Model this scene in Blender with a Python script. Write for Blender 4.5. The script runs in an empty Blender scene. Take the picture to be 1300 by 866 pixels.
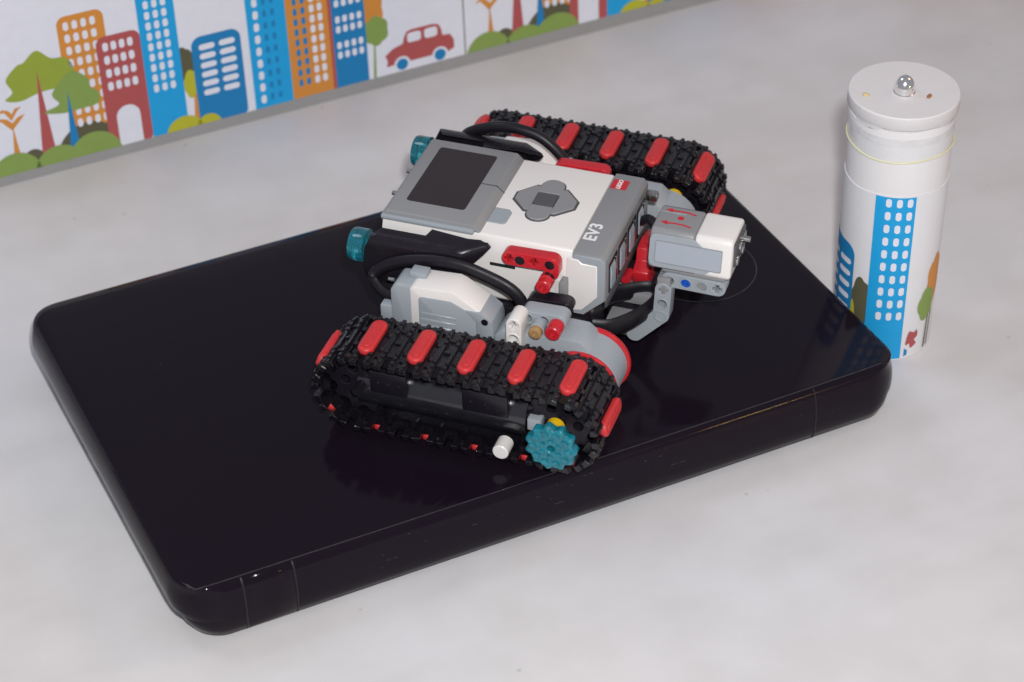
import bpy, bmesh, math, random
from mathutils import Matrix, Vector
random.seed(7)
S = 0.001                                   # everything below is written in millimetres
scene = bpy.context.scene
COL = scene.collection
# ------------------------------------------------------------------ camera
A_LAP = 0.7814                              # yaw between the robot and the laptop
LX, LY, HL = -30.938, -24.256, 31.77        # laptop centre in robot axes, lid height
def r2w(v):                                 # robot axes (mm, on the lid) -> world (m, on the table)
    c, s = math.cos(-A_LAP), math.sin(-A_LAP)
    x, y = v[0] - LX, v[1] - LY
    return Vector(((c*x - s*y)*S, (s*x + c*y)*S, (v[2] + HL)*S))
YAW, PITCH, ROLL = -0.3393, 0.6504, -0.0185
CAM = (306.2003, -897.0637, 706.2413)
def cam_axes():
    cy, sy, cp, sp = math.cos(YAW), math.sin(YAW), math.cos(PITCH), math.sin(PITCH)
    f = Vector((sy*cp, cy*cp, -sp)); r = Vector((cy, -sy, 0)); u = r.cross(f)
    cr, sr = math.cos(ROLL), math.sin(ROLL)
    r2 = r*cr + u*sr; u2 = u*cr - r*sr
    m = Matrix.Rotation(-A_LAP, 3, 'Z')
    return m @ r2, m @ u2, m @ f
R_, U_, F_ = cam_axes()
cd = bpy.data.cameras.new('camera'); cam = bpy.data.objects.new('camera', cd); COL.objects.link(cam)
M = Matrix((R_, U_, -F_)).transposed().to_4x4(); M.translation = r2w(CAM); cam.matrix_world = M
cd.sensor_width = 36; cd.lens = 3034.8/1300*36; cd.clip_start = 0.02; cd.clip_end = 20
cd.dof.use_dof = True; cd.dof.focus_distance = (r2w((20, -30, 55)) - r2w(CAM)).length; cd.dof.aperture_fstop = 11
scene.camera = cam
# ------------------------------------------------------------------ world and lamps
world = bpy.data.worlds.new('World'); scene.world = world; world.use_nodes = True
bg = world.node_tree.nodes['Background']; bg.inputs[0].default_value = (0.88, 0.89, 1.0, 1); bg.inputs[1].default_value = 0.325
def area(name, loc, target, size, power, color):
    l = bpy.data.lights.new(name, 'AREA'); l.shape = 'DISK'; l.size = size; l.energy = power; l.color = color
    o = bpy.data.objects.new(name, l); COL.objects.link(o); o.location = loc
    o.rotation_euler = (Vector(target) - Vector(loc)).to_track_quat('-Z', 'Y').to_euler(); return o
camp = r2w(CAM)
area('camera_flash', camp + U_*0.075 + R_*0.035, (0.02, 0.0, 0.04), 0.04, 11.0, (1.0, 0.985, 0.975))
wl = area('warm_room_lamp', (0.72, -1.30, 0.30), (0.1, 0.0, 0.02), 0.12, 1.0, (1.0, 0.62, 0.20)); wl.data.shape = 'RECTANGLE'; wl.data.size_y = 0.022
wl.rotation_euler = (Vector((-0.0, 1.3, -0.28))).to_track_quat('-Z', 'Y').to_euler()
area('warm_fill_light', (1.25, -0.15, 1.15), (0.15, 0.0, 0.0), 0.5, 2.2, (1.0, 0.52, 0.22))  # unseen fill, added to warm the right side of the table
area('cool_fill_light', (-0.55, 0.75, 1.45), (-0.05, 0.15, 0.0), 0.5, 3.0, (0.82, 0.90, 1.0))  # unseen fill, added to brighten the far left of the table
vs = scene.view_settings; vs.view_transform = 'Standard'; vs.look = 'None'; vs.exposure = 0; vs.gamma = 1; vs.use_curve_mapping = False
scene.render.engine = 'CYCLES'; scene.render.resolution_x = 1024; scene.render.resolution_y = 682

# ------------------------------------------------------------------ materials
def lin(c):
    return tuple((x/255/12.92 if x/255 <= 0.04045 else ((x/255 + 0.055)/1.055)**2.4) for x in c)
MATS = {}
def mat(name, col, rough=0.4, var=0.05, vscale=60, bump=0.0, bscale=900, coat=0.0, trans=0.0, metal=0.0, spec=0.5, rvar=0.08, ior=1.5, sss=0.0):
    if name in MATS: return MATS[name]
    m = bpy.data.materials.new(name); m.use_nodes = True; nt = m.node_tree; N = nt.nodes; L = nt.links
    b = N['Principled BSDF']; tc = N.new('ShaderNodeTexCoord')
    n1 = N.new('ShaderNodeTexNoise'); n1.inputs['Scale'].default_value = vscale; n1.inputs['Detail'].default_value = 6
    L.new(tc.outputs['Object'], n1.inputs['Vector'])
    mx = N.new('ShaderNodeMix'); mx.data_type = 'RGBA'
    lo = [max(0, c*(1 - var)) for c in col]; hi = [min(1, c*(1 + var)) for c in col]
    mx.inputs[6].default_value = (*lo, 1); mx.inputs[7].default_value = (*hi, 1)
    L.new(n1.outputs['Fac'], mx.inputs[0]); L.new(mx.outputs[2], b.inputs['Base Color'])
    mr = N.new('ShaderNodeMapRange'); mr.inputs[1].default_value = 0.3; mr.inputs[2].default_value = 0.7
    mr.inputs[3].default_value = max(0.02, rough - rvar); mr.inputs[4].default_value = min(1, rough + rvar)
    n2 = N.new('ShaderNodeTexNoise'); n2.inputs['Scale'].default_value = vscale*2.7; n2.inputs['Detail'].default_value = 5
    L.new(tc.outputs['Object'], n2.inputs['Vector']); L.new(n2.outputs['Fac'], mr.inputs[0]); L.new(mr.outputs[0], b.inputs['Roughness'])
    b.inputs['Metallic'].default_value = metal; b.inputs['Specular IOR Level'].default_value = spec; b.inputs['IOR'].default_value = ior
    b.inputs['Coat Weight'].default_value = coat; b.inputs['Coat Roughness'].default_value = 0.04
    b.inputs['Transmission Weight'].default_value = trans
    if sss:
        b.inputs['Subsurface Weight'].default_value = sss; b.inputs['Subsurface Radius'].default_value = (0.002, 0.002, 0.002); b.inputs['Subsurface Scale'].default_value = 1
    if bump:
        n3 = N.new('ShaderNodeTexNoise'); n3.inputs['Scale'].default_value = bscale; n3.inputs['Detail'].default_value = 4
        bp = N.new('ShaderNodeBump'); bp.inputs['Strength'].default_value = bump; bp.inputs['Distance'].default_value = 0.0004
        L.new(tc.outputs['Object'], n3.inputs['Vector']); L.new(n3.outputs['Fac'], bp.inputs['Height']); L.new(bp.outputs[0], b.inputs['Normal'])
    MATS[name] = m; return m
WHITE = mat('white_plastic', (0.72, 0.70, 0.68), 0.35, 0.02, 40)
GREY = mat('light_grey_plastic', (0.30, 0.335, 0.365), 0.34, 0.03, 40)
GREY2 = mat('mid_grey_plastic', (0.23, 0.235, 0.245), 0.4, 0.04, 40)
DGREY = mat('dark_grey_plastic', (0.075, 0.075, 0.08), 0.4, 0.05, 40)
BLACK = mat('black_plastic', (0.010, 0.008, 0.0125), 0.28, 0.1, 80, spec=0.35)
TREAD = mat('black_tread_plastic', (0.0055, 0.0045, 0.0072), 0.10, 0.2, 200, 0.6, 1700, spec=0.6, rvar=0.05)
CABLE = mat('black_cable_rubber', (0.0095, 0.008, 0.012), 0.42, 0.15, 90, spec=0.3)
RED = mat('red_plastic', (0.50, 0.016, 0.026), 0.28, 0.05, 60)
PADR = mat('red_rubber', (0.53, 0.030, 0.034), 0.42, 0.14, 220, 0.3, 1100, spec=0.4)
TEAL = mat('teal_translucent', (0.008, 0.24, 0.32), 0.12, 0.75, 420, 0.9, 380, trans=0.35, spec=0.7)
TEALG = mat('teal_lens', (0.05, 0.55, 0.68), 0.06, 0.1, 300, 0.1, 250, trans=0.85, spec=0.7)
YEL = mat('yellow_plastic', (0.75, 0.47, 0.01), 0.3)
BLUE = mat('blue_plastic', (0.01, 0.09, 0.45), 0.3)
TAN = mat('tan_plastic', (0.36, 0.22, 0.09), 0.4)
SCREEN = mat('dark_display', (0.021, 0.015, 0.016), 0.25, 0.06, 30)
METAL = mat('port_metal', (0.45, 0.44, 0.42), 0.28, 0.2, 200, metal=1.0)
CHROME = mat('polished_steel', (0.88, 0.87, 0.86), 0.16, 0.05, 200, metal=1.0, rvar=0.04)

def laptop_mat():
    m = mat('gloss_black_lid', (0.0082, 0.0050, 0.0098), 0.12, 0.12, 9, 0.0, coat=0.0, spec=0.15, rvar=0.05)
    nt = m.node_tree; N = nt.nodes; L = nt.links; b = N['Principled BSDF']
    tc = N.new('ShaderNodeTexCoord'); v = N.new('ShaderNodeTexVoronoi'); v.inputs['Scale'].default_value = 130
    L.new(tc.outputs['Object'], v.inputs['Vector'])
    lt = N.new('ShaderNodeMath'); lt.operation = 'LESS_THAN'; lt.inputs[1].default_value = 0.045
    L.new(v.outputs['Distance'], lt.inputs[0])
    nz = N.new('ShaderNodeTexNoise'); nz.inputs['Scale'].default_value = 25; L.new(tc.outputs['Object'], nz.inputs['Vector'])
    gt = N.new('ShaderNodeMath'); gt.operation = 'GREATER_THAN'; gt.inputs[1].default_value = 0.56; L.new(nz.outputs['Fac'], gt.inputs[0])
    mu = N.new('ShaderNodeMath'); mu.operation = 'MULTIPLY'; L.new(lt.outputs[0], mu.inputs[0]); L.new(gt.outputs[0], mu.inputs[1])
    old = b.inputs['Base Color'].links[0].from_socket
    mx = N.new('ShaderNodeMix'); mx.data_type = 'RGBA'; mx.inputs[7].default_value = (0.03, 0.028, 0.032, 1)
    L.new(mu.outputs[0], mx.inputs[0]); L.new(old, mx.inputs[6]); L.new(mx.outputs[2], b.inputs['Base Color'])
    return m
LID = laptop_mat()

def table_mat():
    m = bpy.data.materials.new('painted_table'); m.use_nodes = True; nt = m.node_tree; N = nt.nodes; L = nt.links; b = N['Principled BSDF']
    tc = N.new('ShaderNodeTexCoord')
    def noise(sc, det=6, st=(1, 1, 1), rot=0):
        mp = N.new('ShaderNodeMapping'); mp.inputs['Scale'].default_value = st; mp.inputs['Rotation'].default_value = (0, 0, rot)
        n = N.new('ShaderNodeTexNoise'); n.inputs['Scale'].default_value = sc; n.inputs['Detail'].default_value = det
        L.new(tc.outputs['Object'], mp.inputs[0]); L.new(mp.outputs[0], n.inputs['Vector']); return n.outputs['Fac']
    def ramp(f, stops):
        r = N.new('ShaderNodeValToRGB'); L.new(f, r.inputs[0]); e = r.color_ramp.elements
        e[0].position, e[0].color = stops[0][0], (*stops[0][1], 1); e[1].position, e[1].color = stops[-1][0], (*stops[-1][1], 1)
        for s in stops[1:-1]: x = e.new(s[0]); x.color = (*s[1], 1)
        return r.outputs[0]
    def mul(a, bb, f=1.0):
        x = N.new('ShaderNodeMix'); x.data_type = 'RGBA'; x.blend_type = 'MULTIPLY'; x.inputs[0].default_value = f
        L.new(a, x.inputs[6]); L.new(bb, x.inputs[7]); return x.outputs[2]
    c = ramp(noise(3.2, 5), [(0.3, (0.60, 0.575, 0.565)), (0.5, (0.625, 0.615, 0.62)), (0.7, (0.62, 0.625, 0.655))])
    c = mul(c, ramp(noise(26, 8), [(0.32, (0.93, 0.93, 0.925)), (0.62, (1, 1, 1))]))
    c = mul(c, ramp(noise(9, 7, (1, 5, 1), 0.5), [(0.3, (0.972, 0.97, 0.968)), (0.55, (1, 1, 1))]))
    v = N.new('ShaderNodeTexVoronoi'); v.inputs['Scale'].default_value = 34; L.new(tc.outputs['Object'], v.inputs['Vector'])
    c = mul(c, ramp(v.outputs['Distance'], [(0.0, (0.62, 0.60, 0.58)), (0.03, (0.72, 0.70, 0.69)), (0.045, (1, 1, 1))]), 0.55)
    L.new(c, b.inputs['Base Color']); b.inputs['Roughness'].default_value = 0.5; b.inputs['Specular IOR Level'].default_value = 0.35
    bp = N.new('ShaderNodeBump'); bp.inputs['Strength'].default_value = 0.12; bp.inputs['Distance'].default_value = 0.0006
    L.new(noise(75, 7), bp.inputs['Height']); L.new(bp.outputs[0], b.inputs['Normal'])
    return m
def ink(name, rgb255):                       # printed paper colours
    return mat('ink_' + name, tuple(min(0.85, x) for x in rgb255), 0.55, 0.05, 140, spec=0.3)
K = 1.0
PAPER = ink('paper', (0.69, 0.71, 0.79))
I_OR = ink('orange', (0.60, 0.245, 0.045)); I_RED = ink('red', (0.40, 0.085, 0.085)); I_BLU = ink('sky_blue', (0.012, 0.33, 0.68))
I_DBL = ink('deep_blue', (0.012, 0.195, 0.45)); I_GRN = ink('green', (0.28, 0.35, 0.045)); I_GR2 = ink('leaf_green', (0.22, 0.32, 0.08))
I_DRK = ink('dark_olive', (0.10, 0.095, 0.055)); I_LIM = ink('lime', (0.44, 0.43, 0.03))

# ------------------------------------------------------------------ mesh helpers
class MB:
    def __init__(s): s.bm = bmesh.new()
    def poly(s, faces_verts):
        for vs_ in faces_verts: s.bm.faces.new([s.bm.verts.new(v) for v in vs_])
        return s
    def box(s, x0, x1, y0, y1, z0, z1, bev=0, seg=2, mtx=None):
        b = bmesh.new(); bmesh.ops.create_cube(b, size=1)
        bmesh.ops.scale(b, vec=(x1-x0, y1-y0, z1-z0), verts=b.verts); bmesh.ops.translate(b, vec=((x0+x1)/2, (y0+y1)/2, (z0+z1)/2), verts=b.verts)
        if bev: bmesh.ops.bevel(b, geom=b.edges[:], offset=bev, segments=seg, profile=0.5, affect='EDGES')
        return s.add(b, mtx)
    def add(s, b, mtx=None):
        if mtx: bmesh.ops.transform(b, matrix=mtx, verts=b.verts)
        me = bpy.data.meshes.new('t'); b.to_mesh(me); b.free(); s.bm.from_mesh(me); bpy.data.meshes.remove(me); return s
    def mesh(s, me, mtx=None):
        b = bmesh.new(); b.from_mesh(me); return s.add(b, mtx)
    def prism(s, pts, a0, a1, axis='y', bev=0, seg=2, mtx=None):
        # pts: 2-D outline; extruded along axis. axis y: pts are (x,z); axis z: (x,y); axis x: (y,z)
        f = {'y': lambda p, a: (p[0], a, p[1]), 'z': lambda p, a: (p[0], p[1], a), 'x': lambda p, a: (a, p[0], p[1])}[axis]
        b = bmesh.new(); lo = [b.verts.new(f(p, a0)) for p in pts]; hi = [b.verts.new(f(p, a1)) for p in pts]; n = len(pts)
        b.faces.new(lo); b.faces.new(hi[::-1])
        for i in range(n): b.faces.new([lo[i], hi[i], hi[(i+1) % n], lo[(i+1) % n]])
        bmesh.ops.recalc_face_normals(b, faces=b.faces)
        if bev: bmesh.ops.bevel(b, geom=[e for e in b.edges if e.calc_face_angle(0) > 0.45], offset=bev, segments=seg, profile=0.5, affect='EDGES')
        return s.add(b, mtx)
    def lathe(s, prof, n=24, mtx=None, axis='z'):
        # prof: (radius, height) from bottom to top
        b = bmesh.new(); rings = []
        for r, h in prof:
            if r < 1e-6: rings.append([b.verts.new((0, 0, h))])
            else: rings.append([b.verts.new((r*math.cos(2*math.pi*i/n), r*math.sin(2*math.pi*i/n), h)) for i in range(n)])
        for a, c in zip(rings, rings[1:]):
            for i in range(n):
                j = (i+1) % n
                if len(a) == 1 and len(c) == 1: continue
                if len(a) == 1: b.faces.new([a[0], c[j], c[i]])
                elif len(c) == 1: b.faces.new([a[i], a[j], c[0]])
                else: b.faces.new([a[i], a[j], c[j], c[i]])
        if len(rings[0]) > 1: b.faces.new(rings[0][::-1])
        if len(rings[-1]) > 1: b.faces.new(rings[-1])
        bmesh.ops.recalc_face_normals(b, faces=b.faces)
        if axis == 'y': bmesh.ops.rotate(b, matrix=Matrix.Rotation(math.pi/2, 3, 'X'), verts=b.verts)     # +z -> -y
        if axis == 'x': bmesh.ops.rotate(b, matrix=Matrix.Rotation(math.pi/2, 3, 'Y'), verts=b.verts)     # +z -> +x
        return s.add(b, mtx)
    def tube(s, pts, w, h=None, n=12, res=8, up=(0, 0, 1)):
        h = h or w; P = catmull([Vector(p) for p in pts], res); b = bmesh.new(); rings = []
        for i, p in enumerate(P):
            t = (P[min(i+1, len(P)-1)] - P[max(i-1, 0)]).normalized(); sd = t.cross(Vector(up))
            if sd.length < 1e-4: sd = t.cross(Vector((0, 1, 0)))
            sd.normalize(); nn = sd.cross(t)
            rings.append([b.verts.new(p + sd*(w*math.cos(2*math.pi*k/n)) + nn*(h*math.sin(2*math.pi*k/n))) for k in range(n)])
        for a, c in zip(rings, rings[1:]):
            for k in range(n): b.faces.new([a[k], a[(k+1) % n], c[(k+1) % n], c[k]])
        b.faces.new(rings[0][::-1]); b.faces.new(rings[-1]); bmesh.ops.recalc_face_normals(b, faces=b.faces)
        return s.add(b)
    def out(s, name='m', smooth=40, mtx=None):
        bmesh.ops.scale(s.bm, vec=(S, S, S), verts=s.bm.verts)
        me = bpy.data.meshes.new(name); s.bm.to_mesh(me); s.bm.free()
        for p in me.polygons: p.use_smooth = True
        me.set_sharp_from_angle(angle=math.radians(smooth)); return me
    def build(s, name, m, parent=None, bevel=0, smooth=40, label=None):
        return obj(name, s.out(name, smooth), m, parent, bevel, label)
def obj(name, me, m, parent=None, bevel=0, label=None, mtx=None):
    if m and not me.materials: me.materials.append(m)
    o = bpy.data.objects.new(name, me); COL.objects.link(o)
    if parent: o.parent = parent
    if mtx: o.matrix_local = mtx
    if bevel:
        md = o.modifiers.new('bevel', 'BEVEL'); md.width = bevel*S; md.segments = 2; md.limit_method = 'ANGLE'; md.angle_limit = math.radians(35)
    if label: o['label'] = label
    return o
def catmull(P, res):
    out = []
    for i in range(len(P)-1):
        p0, p1, p2, p3 = P[max(i-1, 0)], P[i], P[i+1], P[min(i+2, len(P)-1)]
        for k in range(res):
            t = k/res
            out.append(0.5*((2*p1) + (p2-p0)*t + (2*p0-5*p1+4*p2-p3)*t*t + (3*p1-p0-3*p2+p3)*t**3))
    out.append(P[-1]); return out
def empty(name, loc=(0, 0, 0), rz=0, label=None, cat=None, group=None):
    o = bpy.data.objects.new(name, None); COL.objects.link(o); o.location = loc; o.rotation_euler = (0, 0, rz); o.empty_display_size = 0.02
    if label: o['label'] = label
    if cat: o['category'] = cat
    if group: o['group'] = group
    return o
def rrect(x0, x1, y0, y1, r, n=6):
    out = []
    for cx, cy, a in ((x1-r, y1-r, 0), (x0+r, y1-r, 90), (x0+r, y0+r, 180), (x1-r, y0+r, 270)):
        for k in range(n+1):
            t = math.radians(a + 90*k/n); out.append((cx + r*math.cos(t), cy + r*math.sin(t)))
    return out
def circ(cx, cy, r, n=20): return [(cx + r*math.cos(2*math.pi*k/n), cy + r*math.sin(2*math.pi*k/n)) for k in range(n)]
def curve_mesh(loops, thick, bev=0.0, bres=2):
    """filled 2-D loops (outer + holes, mm) extruded to a mesh centred on z=0, in mm"""
    cu = bpy.data.curves.new('c', 'CURVE'); cu.dimensions = '2D'; cu.fill_mode = 'BOTH'
    for lp in loops:
        sp = cu.splines.new('POLY'); sp.points.add(len(lp)-1); sp.use_cyclic_u = True
        for q, p in zip(sp.points, lp): q.co = (p[0], p[1], 0, 1)
    cu.extrude = max(0, thick/2 - bev); cu.bevel_depth = bev; cu.bevel_resolution = bres; cu.offset = -bev
    o = bpy.data.objects.new('c', cu); COL.objects.link(o)
    me = bpy.data.meshes.new_from_object(o.evaluated_get(bpy.context.evaluated_depsgraph_get()))
    bpy.data.objects.remove(o); bpy.data.curves.remove(cu); return me
def text_mesh(txt, size, thick=0.05, bold=0.0, shear=0, spacing=1.0):
    cu = bpy.data.curves.new('t', 'FONT'); cu.body = txt; cu.size = size; cu.extrude = thick/2; cu.align_x = 'CENTER'; cu.align_y = 'CENTER'; cu.offset = bold; cu.shear = shear; cu.space_character = spacing
    o = bpy.data.objects.new('t', cu); COL.objects.link(o)
    me = bpy.data.meshes.new_from_object(o.evaluated_get(bpy.context.evaluated_depsgraph_get()))
    bpy.data.objects.remove(o); bpy.data.curves.remove(cu); return me
def T(x, y, z): return Matrix.Translation((x, y, z))
def RX(d): return Matrix.Rotation(math.radians(d), 4, 'X')
def RY(d): return Matrix.Rotation(math.radians(d), 4, 'Y')
def RZ(d): return Matrix.Rotation(math.radians(d), 4, 'Z')
XZ = RX(90)                                  # maps a drawing in (x,y) to (x,z), its +z side to -y

# ------------------------------------------------------------------ table
tb = MB(); tb.box(-1500, 1500, -1600, 900, -30, 0)
table = tb.build('table_top', table_mat()); table['kind'] = 'structure'

# ------------------------------------------------------------------ city border standing behind
def blob(pts, n=7):                          # closed smooth outline
    P = [Vector((x, y, 0)) for x, y in pts]; out = []; m = len(P)
    for i in range(m):
        p0, p1, p2, p3 = P[i-1], P[i], P[(i+1) % m], P[(i+2) % m]
        for k in range(n):
            t = k/n; q = 0.5*((2*p1) + (p2-p0)*t + (2*p0-5*p1+4*p2-p3)*t*t + (3*p1-p0-3*p2+p3)*t**3); out.append((q.x, q.y))
    return out
def pill(cx, cy, w, h, n=5):
    return rrect(cx-w/2, cx+w/2, cy-h/2, cy+h/2, min(w, h)/2*0.98, n)
def cloud(cx, cy, rx, ry, k=6, amp=0.14, ph=0.0, n=48):
    return [(cx + rx*(1 + amp*abs(math.sin(k*t/2 + ph)) - amp/2)*math.cos(t), cy + ry*(1 + amp*abs(math.sin(k*t/2 + ph)) - amp/2)*math.sin(t)) for t in [2*math.pi*i/n for i in range(n)]]
def hill(x0, x1, y0, h, n=16):
    return [(x0, y0)] + [(x0 + (x1-x0)*(0.5 - 0.5*math.cos(math.pi*i/n)), y0 + h*math.sin(math.pi*i/n)) for i in range(1, n)] + [(x1, y0)]
BASE = 4.5
def win(xs, ys, w, h): return [pill(x, y, w, h) for x in xs for y in ys]
lin_ = lambda a, b, n: [a + (b-a)*i/(n-1) for i in range(n)]
def city_shapes():
    """(name, ink, layer, outline loops) in sheet millimetres; sheet starts at 0"""
    o = 157.4; sh = []
    def s(name, ink_, layer, *loops): sh.append((name, ink_, layer, [[(x+o, y) for x, y in lp] for lp in loops]))
    s('dark_hill', I_DRK, 2, hill(-119, -79, BASE, 22.5)); s('dark_hill', I_DRK, 2, hill(-140, -123, BASE, 14))
    s('orange_tower', I_OR, 1, rrect(-107.6, -81, BASE, 93.5, 5)); s('tower_windows', PAPER, 3, *win(lin_(-102.6, -87.4, 4), lin_(87.4, 27.5, 9), 3.1, 5.2))
    s('red_block', I_RED, 4, rrect(-87.6, -62.1, BASE, 76, 5)); s('block_windows', PAPER, 5, *win(lin_(-82.4, -68.1, 4), lin_(69.5, 45, 4), 3.2, 5.4))
    s('block_door', PAPER, 5, [(-81.7, BASE)] + [(-74.8 - 6.9*math.cos(math.pi*i/12), 24.5 + 6.7*math.sin(math.pi*i/12)) for i in range(13)] + [(-67.9, BASE)])
    s('blue_tower', I_BLU, 4, [(-62.1, BASE), (-40.5, BASE), (-40.5, 101), (-62.1, 101)]); s('tower_windows', PAPER, 5, *win(lin_(-56.6, -46.6, 3), [36.7 + 6.5*i for i in range(10)], 3.0, 5.0))
    s('round_tree', I_GRN, 3, blob([(-142, 52), (-137.5, 56), (-140, 64), (-133, 71), (-129, 72), (-121, 77.4), (-113.5, 71), (-105, 69), (-101.5, 60), (-106, 53), (-122, 52), (-134, 49.5)]))
    s('tree_trunk', I_RED, 4, [(-122.4, 66), (-118.6, BASE+8), (-126.8, BASE+8)])
    s('leafy_tree', I_GR2, 5, blob([(-122, 39), (-113, 42), (-116, 49), (-108, 58), (-102, 60), (-95, 54), (-94, 48), (-90, 44), (-91, 37), (-103, 36), (-112, 36)]))
    s('tree_trunk', I_DBL, 6, [(-107.3, 49), (-104.6, BASE+8), (-110.4, BASE+8)])
    s('palm', I_OR, 3, [(-140.6, 36), (-138.8, 17), (-142.4, 17)], [(-141, 33), (-146.5, 40), (-150, 39), (-147, 42), (-143, 40.5), (-140.4, 37.5), (-137, 40.5), (-132.6, 41.5), (-136, 38)], [(-140.6, 39), (-144, 45), (-148, 45), (-145, 47), (-141.5, 45.5), (-140, 43), (-138, 46), (-134, 46.5), (-137, 44)])
    s('green_hill', I_GR2, 7, hill(-157.2, -128, BASE, 14.5)); s('green_hill', I_GR2, 7, hill(-131.5, -104, BASE, 12.6)); s('green_hill', I_GR2, 8, hill(-112, -81, BASE, 15.4))
    s('dark_tree', I_DRK, 1, cloud(-38.5, 46, 5.6, 11.5, 5)); s('lime_tree', I_LIM, 2, cloud(-35.6, 34, 4.9, 8.6, 5)); s('tree_trunk', I_OR, 3, [(-35.2, 27), (-32.2, 27), (-33.4, BASE), (-36.8, BASE)])
    s('lime_bush', I_LIM, 6, hill(-54.2, -31.5, BASE, 10.6)); s('lime_bush', I_LIM, 6, hill(-36, -20.5, BASE, 8.2))
    s('blue_house', I_DBL, 4, rrect(-33.6, -4.1, BASE, 62, 6)); s('house_windows', PAPER, 5, *win([-24.5, -12.4], lin_(55, 26.2, 6), 9.6, 3.6))
    s('blue_tower', I_BLU, 4, [(0.6, BASE), (24.1, BASE), (24.1, 101), (0.6, 101)]); s('tower_windows', PAPER, 5, *win([6.0], [12.6 + 7.7*i for i in range(11)], 3.2, 5.4)); s('dark_windows', I_DBL, 5, *win([11.4, 16.3], [13.1 + 7.6*i for i in range(11)], 2.2, 4.2))
    s('orange_tower', I_OR, 4, [(24.1, BASE), (49.6, BASE), (49.6, 101), (24.1, 101)]); s('tower_windows', PAPER, 5, *win([39.9, 44.8], [16.9 + 6.5*i for i in range(12)], 3.0, 5.0)); s('dark_windows', I_DBL, 5, *win([29.7, 34.5], [16.9 + 6.5*i for i in range(12)], 2.5, 4.6))
    s('red_edge', I_RED, 4, [(49.6, BASE), (51.7, BASE), (51.7, 101), (49.6, 101)])
    s('deep_blue_tower', I_DBL, 4, [(51.7, BASE), (72.1, BASE), (72.1, 101), (51.7, 101)]); s('tower_windows', PAPER, 5, *win(lin_(55.2, 68.7, 4), [28.2, 34.5, 44.8, 51.1, 61.4, 67.7, 78, 84.3], 2.9, 4.7))
    s('orange_tree', I_OR, 2, cloud(73.5, 52.5, 10.2, 15, 6)); s('green_tree', I_GR2, 3, cloud(78.5, 38, 7.6, 9.2, 6)); s('tree_trunk', I_GR2, 2, [(76.6, 30), (77.6, 30), (76.8, BASE), (75, BASE)])
    s('car_body', I_RED, 3, [(83.6, 12.5), (84.5, 16), (83.2, 20), (88, 23.5), (94.8, 25.4), (95.6, 29), (97.6, 32.6), (101, 33.4), (114, 33.4), (118, 32.4), (119.8, 29), (120.3, 24.6), (125.4, 24), (127.6, 20), (127.6, 14.5), (124, 13), (89, 13)])
    s('car_windows', PAPER, 4, rrect(97.8, 106.6, 25.2, 31.4, 1.8), rrect(108.8, 117.2, 25.2, 31.4, 1.8)); s('wheel_arches', PAPER, 4, circ(93.6, 12.2, 5.2), circ(118.2, 12.2, 5.2)); s('car_wheels', I_DBL, 5, circ(93.6, 12.2, 3.7), circ(118.2, 12.2, 3.7))
    return sh
WALL_M = T(0, 0.278, 0) @ RX(90 - 3)          # drawing (x right, y up) -> leaning board face, +z side towards the room
border = empty('picture_border', (0, 0.278, 0), 0, 'leaning grey board papered with a cartoon city of towers, trees and a red car', 'picture border')
WL = RX(90 - 3)
b = MB(); b.box(-1000, 1000, 0, 136, -12, 0)
obj('backing_board', b.out('backing_board'), mat('grey_board', (0.29, 0.29, 0.29), 0.55, 0.08, 30, 0.15, 300), border, mtx=WL)
def flat(loops, z, name):
    me = curve_mesh(loops, 0.0); b = MB(); b.mesh(me, T(0, 0, z)); bpy.data.meshes.remove(me); return b.out(name)
SH = city_shapes(); city = {}
for k, (x0, w) in enumerate(((-450.2, 291.6), (-157.4, 291.8), (135.2, 292))):
    sl = lambda x: 6.0 + (x + 152)*0.0067
    sh_ob = obj('paper_sheet', flat([[(x0, sl(x0)), (x0+w, sl(x0+w)), (x0+w, 134), (x0, 134)]], 0.25, 'paper_sheet'), PAPER, border, mtx=WL)
    if k == 0: continue
    for i, (n, ik, ly, lps) in enumerate(SH):
        if k == 2 and min(p[0] for lp in lps for p in lp) > 190: continue
        lps2 = [[(x + x0, max(y, sl(x + x0) + 0.15)) for x, y in lp] for lp in lps]
        obj(n, flat(lps2, 0.3 + 0.04*ly, n), ik, sh_ob)
    if k == 2:
        obj('sheet_edge', flat([[(x0-0.9, 8), (x0+0.1, 8), (x0+0.1, 134), (x0-0.9, 134)]], 0.22, 'sheet_edge'), I_DRK, border, mtx=WL)

# ------------------------------------------------------------------ laptop
lap = empty('laptop', (0, 0, 0), 0, 'closed glossy black laptop lying on the white table under the robot', 'laptop')
WX, DY = 186.1, 120.6
def loop_rr(il, ir, jf, jb, r, z, n=10):
    return [(x, y, z) for x, y in rrect(-WX+il, WX-ir, -DY+jf, DY-jb, r, n)]
def loft(rings, name, cap0=True, cap1=True, inset=None):
    b = bmesh.new(); R = [[b.verts.new(v) for v in rg] for rg in rings]; n = len(R[0])
    for a, c in zip(R, R[1:]):
        for i in range(n): b.faces.new([a[i], a[(i+1) % n], c[(i+1) % n], c[i]])
    if cap0: b.faces.new(R[0][::-1])
    if cap1: b.faces.new(R[-1])
    bmesh.ops.recalc_face_normals(b, faces=b.faces); m = MB(); m.add(b); return m.out(name, 50)
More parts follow.
